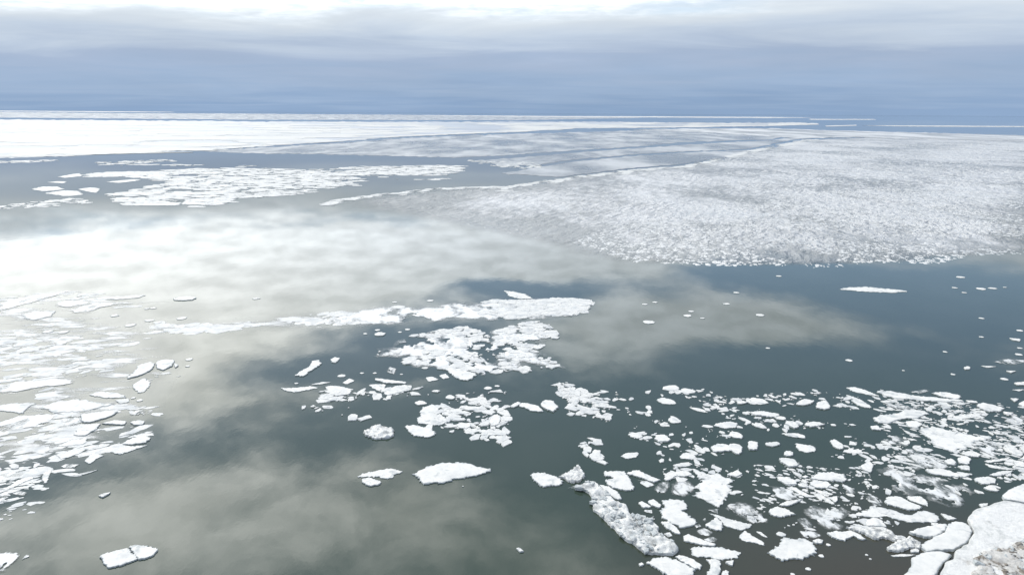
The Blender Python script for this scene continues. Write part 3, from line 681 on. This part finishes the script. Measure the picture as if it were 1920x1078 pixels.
def block_mesh(name, seed):
    """a broken block of ice: jittered box with knocked-off corners"""
    rnd = random.Random(seed)
    n = rnd.choice((5, 6, 7))
    ring = [(math.cos(2 * math.pi * k / n + rnd.uniform(-.3, .3)) * rnd.uniform(.38, .6), math.sin(2 * math.pi * k / n + rnd.uniform(-.3, .3)) * rnd.uniform(.3, .55)) for k in range(n)]
    v = [(x, y, -.3) for x, y in ring] + [(x * 1.02, y * 1.02, .10 + rnd.uniform(-.06, .06)) for x, y in ring] + [(x * .72, y * .72, .22 + rnd.uniform(-.07, .07)) for x, y in ring]
    f = [tuple(range(2 * n, 3 * n))]
    for k in range(n):
        j = (k + 1) % n
        f += [(k, j, n + j, n + k), (n + k, n + j, 2 * n + j, 2 * n + k)]
    me = bpy.data.meshes.new(name); me.from_pydata(v, [], f); me.update()
    return me
BLOCKS = [block_mesh('ice_block', s) for s in range(7)]
for b_ in BLOCKS:
    b_.materials.append(M['ice_white'])
DIRTS = [block_mesh('dirt_clod', s + 40) for s in range(5)]
for b_ in DIRTS:
    b_.materials.append(M['dirt'])

def strew(parent, poly, n, s0, s1, z, seed, meshes, name):
    rnd = random.Random(seed)
    P_ = np.array(poly); lo, hi = P_.min(0), P_.max(0)
    k = 0
    while k < n:
        x, y = rnd.uniform(lo[0], hi[0]), rnd.uniform(lo[1], hi[1])
        if not inside(np.array([(x, y)]), poly)[0]:
            continue
        o = bpy.data.objects.new(name, rnd.choice(meshes)); C.link(o)
        o.parent = parent
        o.location = (x - parent.location.x, y - parent.location.y, z + rnd.uniform(-.05, .05))
        s = rnd.uniform(s0, s1) * rnd.choice((.6, .8, 1, 1))
        o.scale = (s * rnd.uniform(.8, 1.4), s, s * rnd.uniform(.6, 1.1))
        o.rotation_euler = (rnd.uniform(-.25, .25), rnd.uniform(-.25, .25), rnd.uniform(0, 6.28))
        k += 1
strew(ridge, ridge_w, 130, .3, .95, .30, 5, BLOCKS, 'ice_block')

# dirt and rubble lying on the corner slab
dirt_px = [(1540, 960), (1640, 915), (1760, 900), (1860, 860), (1960, 830), (2200, 800), (2200, 1300), (1500, 1300), (1560, 1060)]
dirt_w = outline('A', dirt_px)
dz_ = slab('dirt_patch', dirt_w, .12, 'ice_dirty', 81, relief=.25, interior=900, amp=.5, z0=.34, drop=.0, hole=.5, holescale=.8)
dz_.location.x -= shore_slab.location.x; dz_.location.y -= shore_slab.location.y
dz_.parent = shore_slab
dz_['label'] = 'brown dirty rubble crust on the shore slab'
strew(shore_slab, dirt_w, 70, .25, .8, .42, 6, DIRTS, 'dirt_clod')
strew(shore_slab, dirt_w, 60, .3, .9, .42, 7, BLOCKS, 'ice_block')

# ------------------------------------------------------------------ big holed patch and the white band
HOLED = [(705, 656), (735, 652), (738, 637), (790, 627), (840, 622), (872, 611), (890, 618), (908, 630), (915, 640), (926, 620), (960, 609), (1005, 602), (1025, 608), (1037, 618), (1052, 629), (1030, 642), (1012, 655), (1027, 663), (1040, 675), (1056, 690), (1020, 691), (1000, 682), (985, 693), (960, 701), (905, 703), (870, 696), (800, 691), (760, 682), (768, 673), (740, 669), (708, 671)]
o = slab('slush_floe', outline('X', HOLED), .08, 'rotten_white', 91, relief=.12, interior=4600, amp=1.2, hole=.27, holescale=.20, wall=False, drop=.10)
tag(o, 'big white ice patch riddled with dark holes, centre of the picture', 'slush floe')
BAND = [(600, 589), (680, 581), (700, 575), (800, 573), (850, 568), (960, 564), (1035, 559), (1100, 559), (1118, 562), (1110, 575), (1095, 586), (1060, 594), (1010, 598), (960, 600), (805, 604), (735, 612), (715, 608), (680, 613), (620, 612)]
o = slab('ice_band', outline('X', BAND), .05, 'rotten_white', 92, relief=.10, interior=4200, amp=1.4, hole=.46, holescale=.16, wall=False, drop=.08)
tag(o, 'white drift ice band with a blunt right end, above the holed patch', 'ice band')
TAIL = [(230, 606), (340, 598), (380, 601), (480, 594), (580, 585), (640, 584), (690, 590), (700, 606), (680, 615), (555, 618), (480, 621), (380, 624), (270, 628)]
o = slab('ice_band', outline('X', TAIL), .03, 'streaked', 93, relief=.03, interior=900, amp=1.2, wall=False, drop=.05, fade=4.0)
tag(o, 'feathered pale tail of the drift ice band, fading into bright water', 'ice band')

# ------------------------------------------------------------------ masses of small ice
class Shards:
    """many small broken plates joined into one mass"""
    def __init__(self, seed):
        self.r = np.random.default_rng(seed); self.V = []; self.F = []; self.n = 0
    def add(self, cx, cy, rad, h, k=7, elong=1.0, rot=None, dome=False):
        r = self.r
        a = np.sort(r.uniform(0, 2 * np.pi, k)) * .35 + np.arange(k) * 2 * np.pi / k * .65 + r.uniform(0, 6.28)
        q = rad * r.uniform(.6, 1.15, k)
        th = r.uniform(0, np.pi) if rot is None else rot + r.normal(0, .35)
        e = elong * r.uniform(.8, 1.3)
        x0, y0 = np.cos(a) * q * math.sqrt(e), np.sin(a) * q / math.sqrt(e)
        x = x0 * math.cos(th) - y0 * math.sin(th) + cx; y = x0 * math.sin(th) + y0 * math.cos(th) + cy
        b = self.n
        self.V.append(np.stack([x, y, np.full(k, -.03)], 1))
        if dome:
            self.V.append(np.array([[cx, cy, h]]))
            self.F += [(b + i, b + (i + 1) % k, b + k) for i in range(k)]
            self.n += k + 1
        else:
            self.V.append(np.stack([cx + (x - cx) * .93, cy + (y - cy) * .93, h + r.uniform(-.2, .2, k) * h], 1))
            self.F.append(tuple(range(b + k, b + 2 * k)))
            self.F += [(b + i, b + (i + 1) % k, b + k + (i + 1) % k, b + k + i) for i in range(k)]
            self.n += 2 * k
    def fill(self, px, count, r0, r1, h, keep=None, **kw):
        """spread plates over the stretch of sea outlined in px, evenly over its ground area"""
        poly = refine([at(*p) for p in px], 3.0, 2.0, 3)
        P_ = np.array(poly); lo, hi = P_.min(0), P_.max(0)
        done = 0; tries = 0
        while done < count and tries < 60:
            tries += 1
            c = self.r.uniform(lo, hi, (count * 3, 2))
            c = c[inside(c, poly)]
            for x, y in c:
                if keep and not keep(x, y, self.r):
                    continue
                u = self.r.uniform() ** 2.2
                self.add(x, y, r0 + (r1 - r0) * u, h * self.r.uniform(.6, 1.3), **kw)
                done += 1
                if done >= count:
                    break
    def build(self, name, mat, label, cat):
        V = np.concatenate(self.V)
        o = link(name, V.tolist(), self.F, mat)
        return tag(o, label, cat, None, 'stuff')

def clumpy(scale, thr, sx=1.0, sy=1.0, off=0.0):
    def f(x, y, r):
        return noise.fractal((x * scale * sx + off, y * scale * sy, off), 0.7, 2.0, 4) > thr + r.normal(0, .10)
    return f

# brash of the near right field, in and around the traced floes and through the stretch between the rows
near = Shards(1)
FIELD = [(1240, 880), (1150, 800), (1040, 715), (1100, 705), (1200, 735), (1330, 725), (1480, 740), (1600, 725), (1700, 735), (1800, 760), (1930, 800), (1930, 905), (1840, 930), (1740, 980), (1640, 1010), (1440, 1000), (1330, 960)]
near.fill(FIELD, 900, .08, .75, .07, keep=clumpy(.12, .12), elong=1.7)
near.fill([(1045, 715), (1130, 740), (1130, 870), (1090, 850), (1060, 800)], 300, .12, .9, .10, elong=1.6, keep=clumpy(.15, 0))
near.fill([(1660, 735), (1780, 760), (1930, 780), (1930, 830), (1700, 800)], 160, .1, .7, .08, elong=1.8)
near.fill([(540, 735), (700, 725), (860, 735), (1000, 725), (1090, 760), (1080, 860), (940, 830), (800, 800), (660, 790), (560, 760)], 330, .12, 1.2, .10, keep=clumpy(.09, .12, 1, 1, 7), elong=1.7)
near.fill([(1640, 742), (1760, 745), (1930, 765), (1930, 890), (1800, 905), (1700, 900), (1650, 830)], 620, .08, .62, .05, keep=clumpy(.16, .02, 1, .6, 3), elong=2.2, rot=-.45)
near.fill([(1400, 870), (1640, 880), (1640, 1000), (1450, 985)], 260, .06, .42, .05, keep=clumpy(.2, .05, 1, 1, 8), elong=1.9, rot=-.4)
near.build('brash_ice', 'ice_brash', 'small broken brash ice scattered between the near and middle floes', 'brash ice')

left = Shards(2)
LEFT = [(-60, 640), (140, 640), (250, 670), (330, 690), (330, 760), (270, 860), (150, 880), (60, 935), (-60, 950)]
left.fill(LEFT, 520, .15, 1.6, .035, keep=clumpy(.06, .10, 1, 1, 4), k=8, elong=2.4, rot=.35)
left.fill([(-60, 900), (120, 860), (60, 960), (-60, 990)], 60, .15, .7, .03, elong=2, rot=.35)
left.fill([(-60, 560), (160, 545), (330, 600), (330, 650), (100, 660), (-60, 650)], 160, .3, 1.8, .03, keep=clumpy(.05, .12, 1, 1, 9), k=8, elong=2.6, rot=.3)
o = slab('thin_ice', outline('X', [(-80, 560), (60, 556), (190, 575), (300, 600), (330, 625), (345, 660), (335, 700), (300, 760), (275, 850), (190, 868), (90, 900), (20, 930), (-80, 945)]), .02, 'streaked', 96, relief=.0, interior=900, amp=1.5, wall=False, drop=.03, fade=9.0)
tag(o, 'streaky thin ice veiling the bright water of the left side', 'thin ice', None, 'stuff')
left.build('brash_ice', 'ice_brash', 'pale packed brash ice filling the left side', 'brash ice')

far = Shards(3)
FARP = [(180, 316), (250, 308), (345, 309), (480, 311), (600, 313), (700, 312), (862, 310), (870, 318), (838, 330), (830, 337), (790, 338), (700, 348), (640, 350), (585, 362), (520, 369), (440, 372), (420, 384), (340, 390), (240, 386), (200, 366), (270, 352), (330, 342), (240, 332), (160, 332)]
far.fill(FARP, 3600, .8, 4.8, .14, keep=clumpy(.016, -.16, .6, 1, 2), k=8, elong=1.6, rot=0)
far.fill([(170, 305), (320, 299), (330, 303), (200, 310)], 160, .8, 4, .14)
far.fill([(870, 300), (1010, 305), (1015, 318), (940, 315)], 180, .8, 3.5, .14)
far.fill([(90, 375), (160, 370), (170, 382), (60, 390), (-20, 395), (-20, 388)], 90, .8, 3, .10)
far.fill([(-40, 303), (110, 300), (110, 303), (-40, 308)], 120, 1, 4, .12)
far.build('brash_ice', 'ice_brash', 'far patch of crowded small floes on blue water', 'brash ice')

band = Shards(4)
band.fill([(680, 582), (850, 570), (1035, 560), (1110, 562), (1095, 584), (960, 598), (735, 610)], 900, .3, 1.9, .12, keep=clumpy(.06, -.05, .5, 1.5))
band.fill([(280, 604), (480, 596), (680, 583), (700, 606), (480, 620), (280, 624)], 300, .3, 2.0, .04, keep=clumpy(.05, .02, .4, 1.6))
band.fill(HOLED, 700, .2, 1.3, .12, keep=clumpy(.09, .0))
band.build('brash_ice', 'ice_brash', 'small broken plates strewn along the white band and holed patch', 'brash ice')

# ------------------------------------------------------------------ slush field on the right
SLUSH = [(600, 382), (690, 366), (830, 352), (960, 349), (1050, 335), (1180, 319), (1280, 312), (1340, 301), (1400, 283), (1440, 278), (1485, 266), (1560, 260), (1700, 257), (1960, 258), (1960, 472), (1830, 480), (1760, 496), (1650, 490), (1560, 502), (1440, 502), (1300, 500), (1180, 496), (1080, 484), (1000, 462), (900, 440), (780, 414), (680, 400)]
o = slab('slush_field', outline('X', SLUSH), .03, 'slush_film', 95, relief=.0, interior=1200, amp=4.0, wall=False, drop=.03, step=5.0, fade=lambda x: 14 + 75 * min(1, max(0, (70 - x) / 150)))
tag(o, 'thin grey slush covering the water of the right half', 'slush', None, 'stuff')
lump = Shards(5)
LROT = 1.15
lump.fill([(1060, 450), (1300, 385), (1500, 360), (1960, 345), (1960, 474), (1830, 480), (1760, 495), (1650, 490), (1560, 502), (1440, 500), (1300, 497), (1180, 492)], 13000, .35, 1.6, .12, elong=2.0, rot=LROT, k=6, dome=True, keep=clumpy(.02, -.30))
lump.fill([(700, 372), (960, 352), (1180, 322), (1340, 303), (1440, 330), (1300, 400), (1060, 460), (850, 415)], 4200, .2, 1.0, .06, elong=1.8, rot=LROT, k=6, dome=True, keep=clumpy(.015, -.05))
lump.fill([(1340, 303), (1450, 280), (1560, 270), (1960, 268), (1960, 350), (1500, 362), (1400, 360)], 9000, .6, 2.8, .18, elong=1.9, rot=LROT, k=6, dome=True, keep=clumpy(.006, -.22, .5))
lump.build('slush_lumps', 'ice_lump', 'rippled field of pale slush lumps covering the right half', 'slush')
edge = Shards(6)
EL = [(620, 378), (690, 367), (830, 353), (960, 349), (1050, 336), (1180, 319), (1280, 312), (1340, 301), (1400, 283), (1440, 278), (1485, 266), (1530, 261)]
for (x0, y0), (x1, y1) in zip(EL, EL[1:]):
    for k in range(170):
        f = edge.r.uniform()
        q = noise.fractal(((x0 + (x1 - x0) * f) * .03, 2.0, 5.0), .7, 2.0, 4)
        if edge.r.uniform() > .85 + q:
            continue
        x, y = at(x0 + (x1 - x0) * f + edge.r.normal(0, 4), y0 + (y1 - y0) * f + q * 3 + abs(edge.r.normal(0, 1.0 + 3.0 * max(0, q))))
        edge.add(x, y, edge.r.uniform(.3, 2.2) * (1 + (y - 300) / 500) * (1 + q), .12, k=6, elong=1.8, rot=.3)
edge.build('brash_ice', 'ice_brash', 'thin white line of brash along the far margin of the slush field', 'brash ice')

# ------------------------------------------------------------------ pack ice towards the horizon
def far_sheet(name, px, mat, seed, label, kind='stuff', jy=.5, cat='pack ice', h=.25):
    rnd = random.Random(seed)
    q = []
    n = len(px)
    for i in range(n):
        a, b_ = px[i], px[(i + 1) % n]
        k = max(1, int(abs(b_[0] - a[0]) / 7))
        for j in range(k):
            f = j / k
            q.append((a[0] + (b_[0] - a[0]) * f + rnd.uniform(-2, 2), a[1] + (b_[1] - a[1]) * f + rnd.gauss(0, jy * .5) + (rnd.uniform(-1, 1) * jy if rnd.random() < .2 else 0)))
    pts = [at(*p) for p in q]
    if area(pts) < 0:
        pts = pts[::-1]
    n = len(pts)
    res = delaunay_2d_cdt([Vector(p) for p in pts], [(i, (i + 1) % n) for i in range(n)], [], 0, 1e-3, True)
    V = [(v.x, v.y, h + seed * .006) for v in res[0]]
    F = []
    kp = inside(np.array([np.mean([V[i][:2] for i in f], 0) for f in res[2]]), pts)
    for f, kf in zip(res[2], kp):
        if not kf:
            continue
        a, b_, c = [V[i] for i in f[:3]]
        F.append(tuple(f) if (b_[0] - a[0]) * (c[1] - a[1]) - (b_[1] - a[1]) * (c[0] - a[0]) > 0 else tuple(f)[::-1])
    es = {(f[i - 1], f[i]) for f in F for i in range(len(f))}
    low = {}
    for i, j in list(es):
        if (j, i) in es:
            continue
        for k in (i, j):
            if k not in low:
                low[k] = len(V); V.append((V[k][0], V[k][1], -.05))
        F.append((j, i, low[i], low[j]))
    o = link(name, V, F, mat)
    return tag(o, label, cat, None, kind)

PACK = [(-120, 223.5), (0, 224.5), (300, 226.5), (480, 228), (700, 229), (900, 228.5), (1080, 228.5), (1300, 230.5), (1500, 230), (1540, 232.5), (1440, 236.5), (1300, 239), (1080, 241), (960, 248), (850, 252), (720, 259), (620, 267), (560, 270), (480, 276), (400, 281), (240, 287), (120, 294), (0, 296), (-120, 297)]
far_sheet('pack_ice', PACK, 'ice_grey', 1, 'grey thin ice frozen between the white plates of the left pack ice', h=.05, jy=.8)
pk = Shards(7)
def pack_plate(x, y, wx, wy, n=18):
    # one long ragged plate, traced on the sea around the point the photo shows at x, y
    r = pk.r
    a = np.arange(n) * 2 * np.pi / n
    q = 1 + .30 * np.array([noise.fractal((math.cos(t_) * 1.6 + x * .13, math.sin(t_) * 1.6, y), .6, 2, 3) for t_ in a]) + r.normal(0, .07, n)
    P_ = np.array([at(x + math.cos(t_) * wx * c, y + math.sin(t_) * wy * c) for t_, c in zip(a[::-1], q)])
    b = pk.n
    pk.V += [np.c_[P_, np.full(n, .0)], np.c_[P_, np.full(n, .2 + r.uniform(0, .12))]]
    pk.F.append(tuple(range(b + n, b + 2 * n)))
    pk.F += [(b + i, b + (i + 1) % n, b + n + (i + 1) % n, b + n + i) for i in range(n)]
    pk.n += 2 * n
k = 0
while k < 400:
    x, y = pk.r.uniform(-110, 1500), pk.r.uniform(225, 296)
    if not inside(np.array([(x, y)]), PACK)[0]:
        continue
    u = (y - 222) / 70
    if noise.fractal((x * .004, y * .09, 3.3), .7, 2, 4) < -.14 + .35 * u * pk.r.uniform():
        continue
    wy = (.5 + 2.4 * u) * pk.r.uniform(.5, 1.3)
    if not inside(np.array([(x, y - wy), (x, y + wy)]), PACK).all():
        wy *= .4
    pack_plate(x, y, pk.r.uniform(14, 75) * (.6 + u), wy)
    k += 1
low_edge = [(1440, 236), (1300, 238.5), (1080, 240.5), (960, 247.5), (850, 251.5), (720, 258), (620, 266), (560, 269), (480, 275), (400, 280), (240, 286), (120, 293), (0, 295), (-110, 296)]
for (x0, y0), (x1, y1) in zip(low_edge, low_edge[1:]):
    for f in np.arange(0, 1, 22 / abs(x1 - x0)):
        f = f + pk.r.uniform(0, .1)
        pack_plate(x0 + (x1 - x0) * f, y0 + (y1 - y0) * f - pk.r.uniform(.2, 1.2), pk.r.uniform(12, 34), pk.r.uniform(.5, 1.3))
pk.build('pack_ice', 'ice_far', 'broad white pack ice of long plates along the left horizon', 'pack ice')
far_sheet('pack_ice', [(-120, 207.3), (0, 207.4), (200, 209.0), (320, 210.4), (330, 211.0), (200, 210.6), (0, 209.4), (-120, 209.0)], 'ice_far', 2, 'thin white ice line on the left horizon', jy=.15)
far_sheet('pack_ice', [(-120, 209.8), (200, 212.2), (480, 213.8), (960, 217.2), (1200, 219.6), (1200, 221.6), (960, 226), (480, 225), (200, 222.5), (-120, 220)], 'film', 3, 'grey thin ice between the horizon line and the white pack ice', jy=.3, h=.05)
far_sheet('pack_ice', [(760, 216.3), (960, 217.8), (1200, 218.6), (1440, 219.8), (1530, 221.0), (1440, 221.8), (1200, 220.6), (960, 219.2)], 'ice_far', 4, 'thin white ice line under the middle horizon', jy=.15)
far_sheet('pack_ice', [(1515, 223.6), (1640, 223.8), (1645, 225.0), (1520, 225.2)], 'ice_far', 5, 'short white ice line, upper right near the horizon', jy=.15)
far_sheet('pack_ice', [(1440, 232.0), (1530, 231.5), (1535, 234.0), (1440, 236.5)], 'ice_far', 6, 'short thick white ice line right of the pack ice', jy=.3)
far_sheet('pack_ice', [(1548, 236.2), (1605, 234.6), (1607, 236.2), (1552, 237.8)], 'ice_far', 7, 'smallest white ice line near the right horizon', jy=.2)
far_sheet('pack_ice', [(1618, 235.6), (1760, 236.0), (1960, 237.4), (1960, 239.0), (1760, 238.0), (1680, 237.2)], 'ice_far', 8, 'long thin white ice line reaching the right picture edge', jy=.15)
far_sheet('thin_ice', [(1180, 243.5), (1340, 241), (1440, 241), (1560, 245), (1720, 249), (1840, 252), (1960, 256), (1960, 266), (1800, 263), (1600, 258), (1500, 260), (1400, 253), (1300, 247)], 'pale_film', 9, 'pale ice strip above the slush field at the right', jy=.5)
far_sheet('thin_ice', [(380, 284), (480, 278), (620, 270), (720, 262), (850, 255), (960, 252), (1300, 242), (1440, 243), (1500, 252), (1440, 262), (1300, 266), (1180, 276), (1080, 282), (960, 291), (850, 296), (700, 292), (560, 289), (480, 288)], 'film', 10, 'grey thin ice on the water before the white pack ice', jy=.8, h=.04)
far_sheet('thin_ice', [(940, 326), (1000, 316), (1080, 303), (1200, 292), (1300, 286), (1420, 281), (1380, 292), (1280, 308), (1180, 316), (1050, 332)], 'film', 11, 'grey thin ice just beyond the brash line, centre', jy=.8, h=.04)

far_sheet('thin_ice', [(900, 302), (960, 297), (1100, 285), (1300, 271), (1440, 263.5), (1500, 256), (1560, 252), (1470, 266), (1400, 280), (1300, 284), (1200, 289), (1080, 299), (1000, 311), (940, 312)], 'film', 12, 'grey thin ice filling the channel beyond the brash line', jy=.8, h=.03)

# ------------------------------------------------------------------ loose small fragments that can still be picked out
ORD = ['leftmost', 'second from left', 'third from left', 'fourth from left', 'fifth from left', 'sixth from left', 'seventh from left', 'eighth from left', 'ninth from left', 'tenth from left', 'eleventh from left', 'twelfth from left', 'thirteenth from left', 'fourteenth from left', 'fifteenth from left', 'sixteenth from left', 'rightmost']
def fragments(spots, label, group, seed):
    rnd = random.Random(seed)
    spots = sorted(spots)
    for i, (px, py, r) in enumerate(spots):
        x, y = at(px, py)
        s = r * math.hypot(x, y, CAM_H) / F_PX            # half width in metres
        n = 7
        pts = [(x + math.cos(6.283 * k / n) * s * rnd.uniform(.75, 1.15), y + math.sin(6.283 * k / n) * s * rnd.uniform(.7, 1.1)) for k in range(n)]
        o = slab('ice_fragment', pts, .07, 'ice_white', seed + i, relief=.02, interior=8, step=s * .5)
        tag(o, ('rightmost' if i == len(spots) - 1 else ORD[i]) + ' of the ' + label, 'ice fragment', group)
fragments([(1540, 1042.5, 5), (1625, 1040.5, 2.5), (1632, 1048, 2), (1515, 1067, 5), (1486, 1077, 4), (1553, 1022, 4), (1540, 1043, 3), (1488, 984, 2.5), (1465, 1002, 8)],
          'small ice fragments on the brown near water', 'fragments on the brown near water', 1000)
fragments([(1800, 520, 7), (1790, 540, 5), (1840, 542, 8), (1862, 541, 7), (1808, 549, 4), (1884, 539, 3), (1460, 518, 5), (1840, 597, 4), (1840, 632, 4), (1772, 660, 4), (1787, 702, 4), (1694, 695, 2.5), (1882, 711, 6), (1592, 676, 6), (1912, 653, 4), (1910, 665, 6), (1912, 620, 5)],
          'small ice fragments on the dark blue water at the right', 'fragments on the dark blue right water', 1100)
fragments([(1209, 571, 6), (1229, 567, 5), (1290, 592, 9), (1296, 584, 6), (1317, 597, 4), (1216, 604, 13), (1362, 570, 6), (1425, 591, 9), (1380, 549, 6), (1258, 728, 16), (1290, 733, 12), (1440, 653, 4)],
          'small ice fragments on the grey cloud reflection', 'fragments on the grey cloud reflection', 1200)
fragments([(806, 564, 7), (740, 567, 5), (708, 619, 5), (685, 626, 4), (750, 623, 4), (764, 618, 5), (556, 719, 4), (640, 705, 8), (797, 690, 6), (678, 700, 4), (703, 700, 4), (753, 702, 3), (915, 728, 8), (932, 724, 5), (868, 912, 1.6)],
          'small ice fragments on the blue water around mid-picture', 'fragments on the middle blue water', 1300)
fragments([(280, 601, 8), (295, 605, 7), (215, 592, 7), (288, 578, 5), (275, 579, 5), (340, 597, 10), (149, 555, 4), (245, 610, 9), (90, 622, 8), (118, 623, 9), (115, 644, 9), (355, 674, 7), (352, 687, 4), (250, 746, 4), (262, 751, 5), (480, 560, 7)],
          'small ice fragments on the bright pale left water', 'fragments on the bright left water', 1400)

# loose floes in the stretches between the traced rows
def loose(px, count, r0, r1, label, group, seed):
    rnd = random.Random(seed)
    spots = []
    P_ = np.array(px, float); lo, hi = P_.min(0), P_.max(0)
    while len(spots) < count:
        x, y = rnd.uniform(lo[0], hi[0]), rnd.uniform(lo[1], hi[1])
        if inside(np.array([(x, y)]), px)[0] and all(abs(x - a) > 26 or abs(y - b_) > 11 for a, b_ in spots):
            spots.append((x, y))
    for i, (x, y) in enumerate(sorted(spots)):
        cx, cy = at(x, y)
        r = rnd.uniform(r0, r1); n = rnd.randint(6, 9); th = rnd.uniform(0, 3.1); e = rnd.uniform(1.0, 2.2)
        pts = []
        for k in range(n):
            a = 6.283 * (k + rnd.uniform(-.3, .3)) / n
            u, v = math.cos(a) * r * rnd.uniform(.6, 1.1) * math.sqrt(e), math.sin(a) * r * rnd.uniform(.6, 1.1) / math.sqrt(e)
            pts.append((cx + u * math.cos(th) - v * math.sin(th), cy + u * math.sin(th) + v * math.cos(th)))
        o = slab('ice_floe', pts, rnd.uniform(.08, .2), 'ice_white', seed + i, relief=.05, interior=60)
        tag(o, ('rightmost' if i == count - 1 else ORD[i]) + ' of the ' + label, 'ice floe', group)
loose([(1140, 745), (1630, 755), (1620, 800), (1160, 800)], 14, .7, 1.9, 'loose floes in the upper row right of mid-picture', 'loose floes, upper row', 2000)
loose([(1150, 812), (1440, 812), (1620, 815), (1600, 872), (1450, 868), (1180, 868)], 15, .6, 1.7, 'loose floes in the lower row right of mid-picture', 'loose floes, lower row', 2100)
loose([(640, 745), (1060, 745), (1090, 830), (700, 830)], 11, .8, 2.2, 'loose floes across the middle dark water', 'loose floes on the middle water', 2200)
